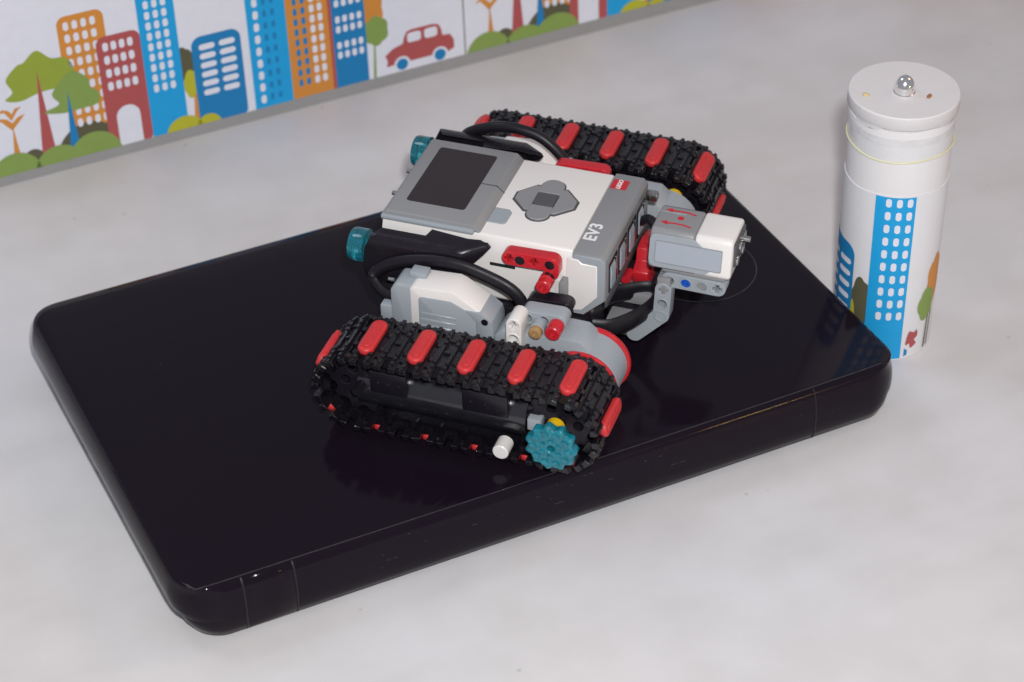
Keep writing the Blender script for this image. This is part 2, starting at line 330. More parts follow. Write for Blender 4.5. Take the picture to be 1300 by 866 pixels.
# (z, left/right inset, front inset, back inset, corner radius)
base_p = [(2.5, 9, 3.4, 10, 14), (4, 7.5, 1.6, 7, 15), (8, 5, 0.3, 4, 17), (12.2, 3.2, 0.0, 2.4, 19), (13.38, 3.6, 0.0, 2.8, 19)]
obj('base', loft([loop_rr(i, i, f, bk, r, z) for z, i, f, bk, r in base_p], 'base'), LID, lap)
lid_p = [(13.4, 2.0, 0.0, 1.6, 20), (14.2, 0.9, 0.0, 0.8, 21), (17, 0.1, 0.1, 0.1, 22), (21, 0.2, 0.4, 0.1, 22), (24.5, 0.7, 0.9, 0.5, 22), (27.2, 1.5, 1.6, 1.4, 21), (29.4, 2.4, 2.5, 2.8, 18), (30.8, 3.5, 3.4, 5.0, 14), (31.5, 4.6, 4.2, 7.4, 11), (31.77, 6.2, 5.6, 10.5, 8)]
lid = obj('lid', loft([loop_rr(i, i, f, bk, r, z) for z, i, f, bk, r in lid_p], 'lid'), LID, lap)
seam = mat('seam_dark', (0.004, 0.004, 0.005), 0.5); ridge = mat('pale_edge', (0.035, 0.033, 0.037), 0.3, 0.5, 120)  # crease and logo ring lines: a tone lighter than the lid
cre = MB(); cre.tube([(-179.2, -110, 31.72), (-177.6, -113.4, 31.7), (-173.5, -114.9, 31.68), (-140, -115.2, 31.66), (0, -115.6, 31.62), (140, -115.2, 31.66), (172, -114.6, 31.7)], 0.3, 0.14, n=6)
obj('lid_crease', cre.out('lid_crease'), ridge, lid)
ring = MB(); ringm = curve_mesh([circ(0, 0, 29.6, 64), circ(0, 0, 29.0, 64)], 0.0); ring.mesh(ringm, T(132.9, -6.1, 31.9)); obj('logo_ring', ring.out('logo_ring'), ridge, lid)
fprof = [(-117.4, 2.4), (-119.1, 4.0), (-120.4, 8), (-120.72, 14), (-120.62, 17.5), (-120.3, 21), (-119.8, 24.5), (-119.1, 27.2), (-118.2, 29.4), (-117.3, 30.8), (-116.2, 31.55), (-110, 31.0), (-110, 3.0)]
for x0, x1 in ((-156.4, -133.6),):
    h = MB(); h.prism(fprof, x0, x1, 'x', 0.25, 1); obj('hinge_cover', h.out('hinge_cover', 50), LID, lap)
def front_strip(x0, x1, off):
    h = MB(); q = [(y-off, z+off*0.3) for y, z in fprof[:11]] + [(y+0.8, z-0.8) for y, z in fprof[:11]][::-1]; h.prism(q, x0, x1, 'x'); return h
for x in (-156.9, -133.1, 132.7): obj('hinge_gap', front_strip(x-0.35, x+0.35, 0.12).out('hinge_gap', 50), seam, lap)
sc = MB()
for i in range(22):
    x = random.uniform(-100, 60); k = random.randint(4, 7); y, z = fprof[k]; w = random.choice((0.6, 0.9, 1.4, 2.5, 4.5))
    sc.box(x, x+w, y-0.02, y+0.25, z-0.1, z+random.uniform(0.05, 0.2))
obj('scratches', sc.out('scratches'), mat('scratch', (0.035, 0.034, 0.038), 0.4, 0.4, 300), lap)['kind'] = 'stuff'
for (y0, y1) in ((62, 30), (22, 8), (-30, -58)):
    h = MB(); h.box(-184.0, -181.4, min(y0, y1), max(y0, y1), 6.5, 11.5, 0.4); obj('port', h.out('port'), DGREY, lap)
for sx in (-1, 1):
    for sy in (-1, 1):
        h = MB(); h.lathe([(7, 0), (7, 1.8), (6.4, 2.6)], 20, T(sx*155, sy*95, 0)); obj('rubber_foot', h.out('rubber_foot'), CABLE, lap)

# ------------------------------------------------------------------ paper tube beside the laptop
CX, CY = 211.0, -58.6
can = empty('paper_tube', (CX*S, CY*S, 0), 0, 'tall white paper tube with printed blue tower standing beside the laptop', 'paper tube')
va = Vector((camp.x - CX*S, camp.y - CY*S)); PHI = math.atan2(va.y, va.x)       # direction that faces the viewer
def cyl_r(z): return 24.2 + 1.0*(z/130)
tubep = mat('white_paper', (0.72, 0.71, 0.72), 0.6, 0.03, 30, 0.25, 160, spec=0.3)
def shell(z0, z1, dr, n=96, wob=0.0, rim=True, edge=None):
    b = bmesh.new(); rows = 10; V = []
    for j in range(rows+1):
        rg = []
        for i in range(n):
            t = 2*math.pi*i/n; z = z0 + (z1-z0)*j/rows
            if edge and j == rows: z += edge*(math.sin(3*t+1) + 0.5*math.sin(7*t))
            r = cyl_r(z) + dr + wob*(math.sin(2*t+z*0.05) + 0.6*math.sin(5*t-z*0.08))
            rg.append(b.verts.new((r*math.cos(t), r*math.sin(t), z)))
        V.append(rg)
    if rim:
        V.append([b.verts.new((v.co.x*0.97, v.co.y*0.97, v.co.z)) for v in V[-1]]); V.insert(0, [b.verts.new((v.co.x*0.97, v.co.y*0.97, v.co.z)) for v in V[0]])
    for a, c in zip(V, V[1:]):
        for i in range(n): b.faces.new([a[i], a[(i+1) % n], c[(i+1) % n], c[i]])
    bmesh.ops.recalc_face_normals(b, faces=b.faces); m = MB(); m.add(b); return m
tube_o = obj('tube_wall', shell(0, 136.6, 0, wob=0.12).out('tube_wall'), tubep, can)
obj('printed_wrap', shell(0.2, 99.0, 0.35, wob=0.10, edge=0.35).out('printed_wrap'), mat('wrap_paper', (0.70, 0.705, 0.73), 0.5, 0.03, 50, 0.15, 150), can)
obj('ragged_edge', shell(127.5, 136.4, 0.55, wob=0.3, edge=-0.9).out('ragged_edge'), mat('torn_paper', (0.63, 0.63, 0.645), 0.6, 0.16, 160, 1.0, 260), can)
obj('ragged_edge', shell(131.5, 135.2, 0.85, wob=0.35, edge=0.8).out('ragged_edge'), tubep, can)
obj('tape_band', shell(118, 134, 0.3, wob=0.16, edge=0.5).out('tape_band'), mat('clear_tape', (0.66, 0.665, 0.68), 0.22, 0.06, 60, 0.3, 120), can)
h = MB(); h.lathe([(26.2, 136.6), (26.6, 137.2), (26.6, 143.0), (26.1, 143.6), (0, 143.7)], 80); obj('lid_disc', h.out('lid_disc', 35), mat('foam_board', (0.66, 0.645, 0.65), 0.65, 0.04, 60, 0.2, 500), can)
band = MB(); pts = []
for i in range(60):
    t = 2*math.pi*i/60; z = 119.5 + 1.0*math.sin(t + 0.5) + 0.5*math.sin(3*t); r = cyl_r(z) + 0.55; pts.append((r*math.cos(t), r*math.sin(t), z))
band.tube(pts + [pts[0]], 0.4, 0.4, n=6, res=2); obj('rubber_band', band.out('rubber_band'), mat('yellow_band', (0.68, 0.66, 0.40), 0.5), can)
knob = MB(); ax = Vector((math.cos(PHI), math.sin(PHI))); px, py = ax.x*2.5, ax.y*2.5
knob.lathe([(5.2, 143.6), (5.2, 144.2), (4.8, 144.4), (4.95, 146.0)] + [(4.95*math.cos(a), 146.0 + 6.6*math.sin(a)) for a in [math.pi/2*i/8 for i in range(1, 9)]], 32, T(px, py, 0)); obj('knob', knob.out('knob', 60), CHROME, can)
sd = Vector((-ax.y, ax.x))                    # viewer's right of the tube
for (u, v, m_, nm) in ((-17.5, 8.5, mat('dry_glue', (0.55, 0.43, 0.22), 0.4, 0.2, 200), 'glue_blob'), (11.5, 5.0, mat('brown_glue', (0.30, 0.13, 0.05), 0.4, 0.3, 300), 'glue_blob')):
    p = sd*u + ax*v; g = MB()
    for q in range(4):
        b = bmesh.new(); bmesh.ops.create_icosphere(b, subdivisions=2, radius=random.uniform(0.7, 1.15)); g.add(b, T(p.x + random.uniform(-1, 1), p.y + random.uniform(-0.8, 0.8), 143.9))
    obj(nm, g.out(nm, 70), m_, can)
def wrap(loops, dr, name, m):
    """flat drawing (x = arc length from the viewer-facing line, y = height) bent round the tube"""
    me = curve_mesh(loops, 0.0); b = bmesh.new(); b.from_mesh(me); bpy.data.meshes.remove(me)
    x0 = min(v.co.x for v in b.verts); x1 = max(v.co.x for v in b.verts); x = math.floor(x0/2)*2 + 2
    while x < x1:
        bmesh.ops.bisect_plane(b, geom=b.verts[:] + b.edges[:] + b.faces[:], plane_co=(x, 0, 0), plane_no=(1, 0, 0)); x += 2
    for v in b.verts:
        r = cyl_r(v.co.y) + dr; t = PHI + v.co.x/25.0; v.co = Vector((r*math.cos(t), r*math.sin(t), v.co.y))
    mm = MB(); mm.add(b); return obj(name, mm.out(name), m, can)
wrap([[(-8.4, 1), (11.0, 1), (11.0, 98.6), (-8.4, 98.6)]], 0.62, 'blue_tower', I_BLU)
wrap(win([-2.0, 3.1, 8.1], [27.9 + 7.5*i for i in range(10)], 2.7, 4.9), 0.70, 'tower_windows', PAPER)
wrap([rrect(-46, -17.4, 6, 64, 6)], 0.60, 'blue_house', I_DBL); wrap(win([-24.0, -36], [19 + 6.9*i for i in range(6)], 9.4, 3.2), 0.68, 'house_windows', PAPER)
wrap([cloud(-12.2, 33, 5.6, 14.5, 5)], 0.52, 'dark_tree', I_DRK); wrap([blob([(-18.5, 14), (-17.2, 32), (-15.5, 30), (-14.2, 22), (-9, 17), (-8, 8), (-14, 4)])], 0.56, 'lime_tree', I_LIM); wrap([hill(-24, -2, 1, 7)], 0.66, 'lime_bush', I_LIM)
wrap([cloud(31, 43, 7.2, 14, 6)], 0.56, 'orange_tree', I_OR); wrap([cloud(25.0, 30, 6.0, 9.6, 5)], 0.60, 'green_tree', I_GR2); wrap([[(27, 22), (28.1, 22), (27.2, 2), (25.8, 2)], [(30, 24), (31, 24), (29.6, 2), (28.6, 2)]], 0.56, 'tree_trunk', I_DRK)
wrap([blob([(13.6, 11.5), (15, 16.5), (18, 15.2), (19.8, 16.2), (20.4, 12.4), (18.4, 10.5), (20, 8), (16.6, 6), (15.6, 9), (13.6, 8.4)])], 0.60, 'car_front', I_RED); wrap([[(13.0, 1.5), (13.0, 6.6), (14.8, 5), (14.8, 2.4)]], 0.60, 'car_wheel', I_DBL)

# ------------------------------------------------------------------ tracked robot (robot axes: x along the tracks, y away, z up from the lid)
rob = empty('tracked_robot', r2w((0, 0, 0)), -A_LAP, 'tracked toy robot of white, grey and red building bricks standing on the black laptop', 'robot')
PITCHL, LSTR, RP = 12.0, 96.0, 60/math.pi
ZC = 23.6
def track_frame(s, r):                       # point and tangent angle at path length s, at radius r about the axles
    s %= 312
    if s < 96: return -48+s, ZC+r, 0.0
    if s < 156: t = (s-96)/RP; return 48+r*math.sin(t), ZC+r*math.cos(t), t
    if s < 252: return 48-(s-156), ZC-r, math.pi
    t = (s-252)/RP; return -48-r*math.sin(t), ZC-r*math.cos(t), math.pi+t
def link_mesh():
    b = MB()
    b.box(-5.9, 5.9, -11.4, 11.4, -1.4, 0.9)
    for sx in (-1, 1): b.box(min(sx*1.7, sx*5.1), max(sx*1.7, sx*5.1), -18, -11, -1.6, 1.2, 0.3, 1)
    b.box(-5.3, 5.3, 11, 17.2, -1.6, 1.2, 0.3, 1)
    for x in (-3.6, 0, 3.6): b.box(x-1.0, x+1.0, 16.8, 18.2, -1.4, 1.0, 0.25, 1)
    for y in (-15, -5.5, 5.5, 15): b.lathe([(1.9, -1.3), (1.9, 1.3)], 8, T(6.0, y, -0.3) @ RX(90) @ T(0, 0, 0))
    for x in (-2.9, 2.9):
        b.box(x-0.8, x+0.8, -17.7, 17.7, 1.0, 2.0)
        for y in (-14.8, -11.2, -7.4, 7.4, 11.2, 14.8): b.box(x-1.0, x+1.0, y-1.2, y+1.2, 1.8, 2.7, 0.35, 1)
    for y in (-9.6, 0.6, 9.6): b.box(-1.5, 1.5, y-0.8, y+0.8, 0.8, 1.9, 0.3, 1)
    b.box(-3.2, 3.2, -11.5, -9.5, -4.2, -1.2); b.box(-3.2, 3.2, 9.5, 11.5, -4.2, -1.2)
    return b.out('tread_link', 30)
def pad_mesh():
    b = MB(); me = curve_mesh([rrect(-3.9, 3.9, -12.2, 12.2, 3.8, 6)], 3.6, 1.3, 2); b.mesh(me, T(0, 0, 2.5)); bpy.data.meshes.remove(me)
    me = curve_mesh([rrect(-1.9, 1.9, -9.2, 9.2, 1.8, 4)], 0.7, 0.3, 1); b.mesh(me, T(0, 0, 4.35)); bpy.data.meshes.remove(me)
    return b.out('grip_pad', 50)
LINK = link_mesh(); LINK.materials.append(TREAD); PAD = pad_mesh(); PAD.materials.append(PADR)
def sprocket_mesh():
    loops = [[]]
    for i in range(40):
        r = 16.6 if i % 4 in (0, 1) else 13.8; t = 2*math.pi*(i-0.5)/40; loops[0].append((r*math.cos(t), r*math.sin(t)))
    for k in range(6): loops.append(circ(8.3*math.cos(k*math.pi/3), 8.3*math.sin(k*math.pi/3), 2.4, 14))
    loops.append(circ(0, 0, 2.4, 14)); me = curve_mesh(loops, 15, 0.4, 1); b = MB(); b.mesh(me, XZ); bpy.data.meshes.remove(me)
    b.lathe([(4.6, -9), (4.6, -7.4)], 18, None, 'y'); return b.out('sprocket', 30)
SPR = sprocket_mesh(); SPR.materials.append(BLACK)
def make_track(sy, ph, lab):
    tr = empty('track'); tr.parent = rob; tr['label'] = lab; yc = sy*94.6
    for k in range(26):
        s = ph + 12*k; x, z, a = track_frame(s, RP)
        m = T(x*S, yc*S, z*S) @ Matrix.Rotation(a, 4, 'Y')
        obj('tread_link', LINK, None, tr, mtx=m)
        if k % 2 == 0: obj('grip_pad', PAD, None, tr, mtx=m)
    for x in (-48, 48): obj('sprocket', SPR, None, tr, mtx=T(x*S, yc*S, ZC*S))
    f = MB(); f.box(-44, 44, yc-6, yc+6, ZC-5, ZC+5, 0.6); f.build('track_beam', BLACK, tr)
    for x in (-48, 48):
        a = MB(); a.lathe([(2.3, -15), (2.3, 15)], 12, T(x, yc, ZC) @ RX(90)); a.build('axle', BLACK, tr)
    # curved side panel filling the open side, with its two square clips
    p = MB(); n = 10; o = []; i_ = []
    for k in range(n+1):
        t = math.radians(-50 + 125*k/n); o.append((yc + sy*(-8 + 18.0*math.cos(t)), 19.5 + 14.5*math.sin(t))); i_.append((yc + sy*(-8 + 16.2*math.cos(t)), 19.5 + 12.9*math.sin(t)))
    p.prism(o + i_[::-1], -50, 32, 'x'); p.build('side_panel', mat('panel_black', (0.010, 0.0105, 0.014), 0.2, 0.1, 60, spec=0.9), tr, smooth=50)
    for x0, x1 in ((-43, -25), (2, 24)):
        c = MB(); c.box(x0, x1, min(yc, yc + sy*10.8), max(yc, yc + sy*10.8), 22.2, 34.5, 0.7)
        for q in range(3): c.lathe([(0.9, 0), (0.6, 0.5), (0, 0.6)], 8, T(x0 + 4 + q*(x1-x0-8)/2, yc + sy*10.8 + (0 if sy < 0 else 0), 28), 'y')
        c.build('panel_clip', BLACK, tr)
    return tr
near = make_track(-1, 3.4, 'near track with teal knob wheel and white bush'); far = make_track(1, 12.2, 'far track behind the brick')
# teal knob wheel on the near axle, yellow spacer, white bush
lob = [((11.4 + 0.9*math.cos(11*t))*math.cos(t), (11.4 + 0.9*math.cos(11*t))*math.sin(t)) for t in [2*math.pi*i/88 for i in range(88)]]
me = curve_mesh([lob, circ(0, 0, 1.6, 10)], 5.5, 1.2, 2); b = MB(); b.mesh(me, T(49.4, -118.5, 23.4) @ XZ); bpy.data.meshes.remove(me)
for k in range(10):
    t = 2*math.pi*k/10; b.lathe([(1.9, 0), (1.7, 0.9), (0, 1.2)], 10, T(49.4 + 8.2*math.cos(t), -121.0, 23.4 + 8.2*math.sin(t)), 'y')
for k in range(6):
    t = 2*math.pi*(k+0.5)/6; b.lathe([(1.4, 0), (1.2, 0.8), (0, 1.0)], 8, T(49.4 + 4.3*math.cos(t), -121.1, 23.4 + 4.3*math.sin(t)), 'y')
b.build('knob_wheel', TEAL, near, smooth=60)
b = MB(); b.lathe([(4.2, 0), (4.2, 3.6)], 20, T(48.6, -110.0, 28.6), 'y'); b.build('spacer_ring', YEL, near)
b = MB(); b.box(33.5, 40, -106, -100, 19, 25.5, 0.5); b.build('grey_end', GREY, near)
b = MB(); b.lathe([(3.8, 0), (3.8, 7.6), (3.4, 8.0), (0, 8.0)], 28, T(23.0, -105.8, 9.0), 'y'); b.build('white_bush', WHITE, near)
b = MB(); b.lathe([(4.2, 0), (4.2, 4)], 20, T(51.0, 76, 33.6), 'y'); b.build('spacer_ring', YEL, far)

# ---- control brick
prof = [(-33.2, 69.3), (33.2, 69.3), (36, 62), (36, 36), (34.5, 34.2), (-34.5, 34.2), (-36, 36), (-36, 62)]
b = MB(); b.prism(prof, -62.5, 32.2, 'x', 1.0, 2); brick = b.build('control_brick', WHITE, rob)
capx = [(32.3, 69.3), (46.4, 69.3), (48.6, 67.2), (48.6, 44.5), (38, 34.4), (32.3, 34.4)]
b = MB(); b.prism(capx, -35.2, 35.2, 'y', 0.8, 2)
cap = b.build('end_cap', GREY2, brick)
for sy in (-1, 1):
    pl = [(30, 66.4), (35.5, 66.4), (37.2, 64.6), (44.6, 64.4), (44.8, 46.6), (37.6, 38), (28, 36)]
    b = MB(); b.prism(pl, sy*34.6, sy*36.3, 'y', 0.4, 1); b.build('side_panel', WHITE, brick)
    pl = [(33, 68.6), (46, 68.6), (48.3, 66.4), (48.3, 45), (38, 35.2), (33, 35.2)]
    b = MB(); b.prism(pl, sy*34.9, sy*35.9, 'y', 0.3, 1); b.build('cap_rim', GREY, brick)
b = MB()
ho = [(-62.9, 66.2), (-62.9, 70.6), (-61.2, 72.6), (-17.2, 72.6), (-13.2, 69.0), (-13.2, 66.2)]
b.prism(ho, -33.0, 33.0, 'y', 0.9, 2); hous = b.build('screen_housing', GREY2, brick)
b = MB(); b.box(-63.2, -16.5, -34.6, 34.6, 67.9, 70.6, 1.0); b.build('housing_lip', GREY, brick)
b = MB(); me = curve_mesh([rrect(-54.8, -25.2, -22.2, 26.4, 1.6, 4)], 0.5, 0.15, 1); b.mesh(me, T(0, 0, 72.55)); bpy.data.meshes.remove(me); b.build('display', SCREEN, brick)
b = MB(); b.box(-25.0, -16.8, 1.6, 2.3, 72.3, 72.7); b.prism([(-17.3, 72.5), (-13.4, 69.05), (-13.4, 69.25), (-17.2, 72.75)], 1.6, 2.3, 'y'); b.build('housing_seam', DGREY, brick)
b = MB(); me = curve_mesh([[(-13.5, -11), (-6.4, -11), (-4.6, -13), (-4.6, -22), (-6, -23.4), (-13.5, -23.4)]], 0.9, 0.25, 1); b.mesh(me, T(0, 0, 69.35)); bpy.data.meshes.remove(me); b.build('back_button', GREY, brick)
# four-way pad
KX, KY, KZ = 7.4, 1.6, 69.35
def plate(loops, z, th, bev, name, m, parent=brick):
    b = MB(); me = curve_mesh(loops, th, bev, 2); b.mesh(me, T(0, 0, z)); bpy.data.meshes.remove(me); return b.build(name, m, parent)
oc = [(KX-15, KY-3.2), (KX-7.4, KY-11), (KX+7.4, KY-11), (KX+15.2, KY-3.2), (KX+15.2, KY+3.2), (KX+7.4, KY+11.6), (KX-7.4, KY+11.6), (KX-15, KY+3.2)]
plate([[(KX + (x-KX)*1.05, KY + (y-KY)*1.05) for x, y in oc]], 69.3, 0.3, 0.05, 'button_well', DGREY)
gap = 0.5
plate([[(KX-14.6, KY-2.9), (KX-7.6, KY-10.2), (KX-5.4, KY-10.2), (KX-5.4, KY+10.6), (KX-7.6, KY+10.6), (KX-14.6, KY+2.9)]], 69.6, 1.2, 0.3, 'left_button', GREY2)
plate([[(KX+14.8, KY-2.9), (KX+7.6, KY-10.2), (KX+5.4, KY-10.2), (KX+5.4, KY+10.6), (KX+7.6, KY+10.6), (KX+14.8, KY+2.9)]], 69.6, 1.2, 0.3, 'right_button', GREY2)
def dome(sgn):
    y0, y1 = KY + sgn*5.6, KY + sgn*12.0
    pts = [(KX-5.6, y0), (KX+5.6, y0)] + [(KX + 5.6*math.cos(a), y1 + sgn*5.4*math.sin(a)) for a in [math.pi*i/12 for i in range(13)]]
    return pts if sgn > 0 else pts
plate([[(KX + (x-KX)*1.1, KY + (y-KY)*1.045) for x, y in dome(1)]], 69.32, 0.32, 0.05, 'button_well', DGREY); plate([[(KX + (x-KX)*1.1, KY + (y-KY)*1.045) for x, y in dome(-1)]], 69.33, 0.32, 0.05, 'button_well', DGREY)
plate([dome(1)], 69.7, 1.4, 0.4, 'up_button', GREY2); plate([dome(-1)], 69.7, 1.4, 0.4, 'down_button', GREY2)
plate([rrect(KX-5.0, KX+5.0, KY-5.0, KY+5.0, 0.8, 3)], 69.8, 1.2, 0.3, 'centre_button', DGREY)
b = MB(); me = text_mesh('EV3', 8.6, 0.1, 0.22, 0, 1.08); b.mesh(me, T(37.0, -16.4, 69.36) @ RZ(90)); bpy.data.meshes.remove(me); b.build('lettering', mat('white_print', (0.75, 0.75, 0.75), 0.5), brick)
plate([rrect(33.0, 41.0, 21.6, 29.6, 0.3, 2)], 69.36, 0.14, 0.02, 'logo_square', RED)
b = MB(); me = text_mesh('LEGO', 3.0, 0.06, 0.12, 0.15); b.mesh(me, T(37.0, 25.6, 69.46) @ RZ(90)); bpy.data.meshes.remove(me); b.build('lettering', mat('white_print', (0.75, 0.75, 0.75), 0.5), brick)
for sy in (-1, 1):
    b = MB(); b.box(-8, 4.5, sy*36.0 - 0.1, sy*36.0 + 0.1, 54.2, 56.0, mtx=None); b.build('side_slot', mat('dark_green_gap', (0.01, 0.02, 0.018), 0.5), brick)
    b = MB(); b.lathe([(3.2, 0), (3.4, 0.3), (3.4, 0.6)], 20, T(26.5, sy*36.0 + (0 if sy < 0 else 0.6), 49.5), 'y'); b.build('side_boss', WHITE, brick)
# four sockets on the front end
for k in range(4):
    y0 = -30.5 + k*15.4
    b = MB(); b.box(48.2, 49.0, y0, y0+13.2, 46.2, 62.5, 0.2, 1); fr = b.build('socket', BLACK, brick)
    b = MB(); b.prism([(48.9, 48), (49.6, 48), (49.6, 58), (48.9, 61)], y0+1.6, y0+8.6, 'y', 0.15, 1); b.build('socket_tongue', mat('socket_blue_grey', (0.36, 0.42, 0.47), 0.3), brick)
    b = MB(); b.box(48.9, 49.5, y0+9.6, y0+11.6, 47.5, 61, 0.15, 1); b.build('socket_contact', METAL, brick)
b = MB(); b.box(47.6, 49.0, -34, 34, 40.2, 45.2, 0.5, mtx=None); b.build('socket_ledge', DGREY, brick)
for y, z in ((32.5, 63.5), ):
    b = MB(); b.box(48.5, 54, y-2.2, y+2.2, z-4, z, 0.4); b.lathe([(2.2, 0), (2.2, 4.2)], 12, T(50, y, z-2), 'x'); b.build('cable_plug', METAL, brick)
for y in (6, -14):
    b = MB(); b.lathe([(1.1, 0), (1.1, 2.2)], 10, T(-64.9, y, 69.5), 'x'); b.build('screw_head', METAL, brick)
# chassis below the brick
b = MB(); b.box(-50, 40, -40, 40, 12, 33.8, 1.5); b.box(-38, 30, -76, 76, 15, 26, 1.0); b.build('chassis', BLACK, rob)

# ---- black fairings and teal lamps on both sides
def fairing(sy):
    outline = [(-63.5, 66.4), (-60.0, 67.8), (-38.0, 67.8), (-36.5, 68.5), (-12, 68.2), (-8.2, 67.4), (-6.8, 65.4), (-9.5, 62.4), (-22, 52), (-27, 46), (-34, 42.2), (-56, 41.5), (-66.5, 43), (-68, 50), (-66.5, 60)]
    me = curve_mesh([outline], 2.4, 0.5, 2); b = bmesh.new(); b.from_mesh(me); bpy.data.meshes.remove(me)
    for x in range(-66, -6, 4): bmesh.ops.bisect_plane(b, geom=b.verts[:]+b.edges[:]+b.faces[:], plane_co=(x, 0, 0), plane_no=(1, 0, 0))
    for z in range(43, 71, 2): bmesh.ops.bisect_plane(b, geom=b.verts[:]+b.edges[:]+b.faces[:], plane_co=(0, z, 0), plane_no=(0, 1, 0))
    for z in (68.2, 67.8, 67.4, 66.6, 66, 65.5): bmesh.ops.bisect_plane(b, geom=b.verts[:]+b.edges[:]+b.faces[:], plane_co=(0, z, 0), plane_no=(0, 1, 0))
    for v in b.verts:
        x, z, d = v.co
        q = max(0, 68.6 - z); bul = 34.4 + (10.6*(1 - math.exp(-q/1.0)) + 1.2*min(1, q/20)) * (0.14 + 0.86*min(1, max(0, (-6 - x)/12)))
        if sy > 0 and z > 55: bul += 3.0*min(1, q/2); z += 1.6
        v.co = (x, sy*(bul + 1.2 + d), z)
    bmesh.ops.recalc_face_normals(b, faces=b.faces); m = MB(); m.add(b); return m.build('fairing', BLACK, rob, smooth=35)
def lamp(sy):
    b = MB(); x, y, z = -64.5, sy*42.5, 57.0
    b.lathe([(5.2, 0), (5.2, 2.4), (8.0, 2.6), (8.0, 9.2), (7.4, 10.4), (5.8, 10.4), (5.0, 8.4), (0, 8.0)], 28, T(x, y, z) @ RZ(180) @ RY(0), 'x'); o = b.build('lamp_lens', TEALG, rob, smooth=35)
    c = MB()
    for k in range(4):
        t = math.pi/4 + k*math.pi/2; c.lathe([(1.5, -5.5), (1.5, -2.6)], 10, T(x-1.0, y + 4.6*math.cos(t), z + 4.6*math.sin(t)), 'x')
    c.build('lens_studs', TEAL, o)
    m = MB(); m.box(x-0.4, x+9, y-4.5, y+4.5, z-7.4, z+4.5, 0.8); m.build('lamp_mount', BLACK, o)
    r = MB(); me = curve_mesh([circ(0, 0, 4.2, 24), circ(0, 0, 2.4, 18)], 1.6, 0.3, 1); r.mesh(me, T(-52.5, sy*47.2 , 55.2) @ XZ); bpy.data.meshes.remove(me); r.build('fairing_hole', BLACK, o)
for sy in (-1, 1): fairing(sy); lamp(sy)

# ---- drive motors between brick and tracks
def motor(sy):
    mo = empty('drive_motor'); mo.parent = rob
    Y = lambda a: sy*a
    def pr(name, pts, a, c, m, bev=0.6): b = MB(); b.prism(pts, min(Y(a), Y(c)), max(Y(a), Y(c)), 'y', bev, 2); return b.build(name, m, mo)
    pr('motor_cap', [(-46.4, 24), (-46.4, 53.2), (-43.8, 57.0), (-35.2, 57.4), (-35.2, 24)], 53, 67.5, GREY, 1.2)
    pr('motor_shell', [(-36.4, 24), (-36.4, 56.6), (-34.8, 57.8), (-16.0, 58.9), (-13.0, 57.8), (-1.0, 50.2), (-1, 24)], 52.4, 68.4, WHITE, 1.0)
    pr('motor_window', [(-31.8, 24), (-31.8, 51.8), (-30.6, 53.2), (-15.8, 53.6), (-9.5, 50.6), (-3.5, 45.4), (-3.5, 24)], 60, 69.0, GREY, 0.3)
    for z in (33.0, 36.5, 40.0, 43.5):
        b = MB(); b.box(-31, -13.5, min(Y(68.6), Y(69.35)), max(Y(68.6), Y(69.35)), z, z+1.5, 0.25, 1); b.build('grip_rib', GREY, mo)
    pr('motor_neck', [(-3.6, 24), (-3.6, 45.0), (-9.2, 50.4), (-1.2, 50.6), (4.2, 46.4), (5.0, 43), (5.0, 24)], 53.0, 69.2, GREY, 0.4)
    b = MB(); b.lathe([(1.7, -0.2), (1.7, 0.5)], 14, T(0.8, Y(69.0) if sy < 0 else 69.5, 46.0), 'y'); b.build('screw_hole', BLACK, mo)
    pr('gear_case', [(5.2, 14), (5.2, 39.5), (9, 43.0), (36, 45.0), (46.6, 44.8), (57.6, 35.0), (58.5, 20), (50, 14)], 52, 69, GREY, 0.9)
    b = MB(); b.box(-39.0, -30.5, min(Y(54), Y(61)), max(Y(54), Y(61)), 56.8, 60.4, 0.8); b.build('latch', GREY, mo)
    b = MB(); b.box(-52.0, -45.2, min(Y(61.5), Y(67)), max(Y(61.5), Y(67)), 33, 43, 0.7); b.build('plug', GREY, mo)
    b = MB(); b.lathe([(1.0, 0), (1.0, 3)], 10, T(-49.0, Y(62), 55.0), 'x'); b.build('screw_head', METAL, mo)
    b = MB(); b.lathe([(15, -9), (16.6, -8), (16.6, 8), (15, 9)], 40, T(48.6, Y(62.0), 24.2), 'y'); b.build('hub', GREY, mo)
    if sy > 0: return mo
    b = MB(); me = curve_mesh([circ(0, 0, 17.6, 44), circ(0, 0, 13, 36)], 2.4, 0.5, 1); b.mesh(me, T(48.4, Y(73.0), 24.6) @ XZ); bpy.data.meshes.remove(me); b.build('hub_ring', RED, mo)
    if sy < 0: b = MB(); me = curve_mesh([circ(0, 0, 17.6, 44), circ(0, 0, 13, 36)], 3.0, 0.6, 1); b.mesh(me, T(48.8, Y(52.4), 24.0) @ XZ); bpy.data.meshes.remove(me); b.build('hub_ring', RED, mo)
    return mo
mn = motor(-1); mn['label'] = 'near white and grey motor'; mf = motor(1); mf['label'] = 'far white and grey motor'

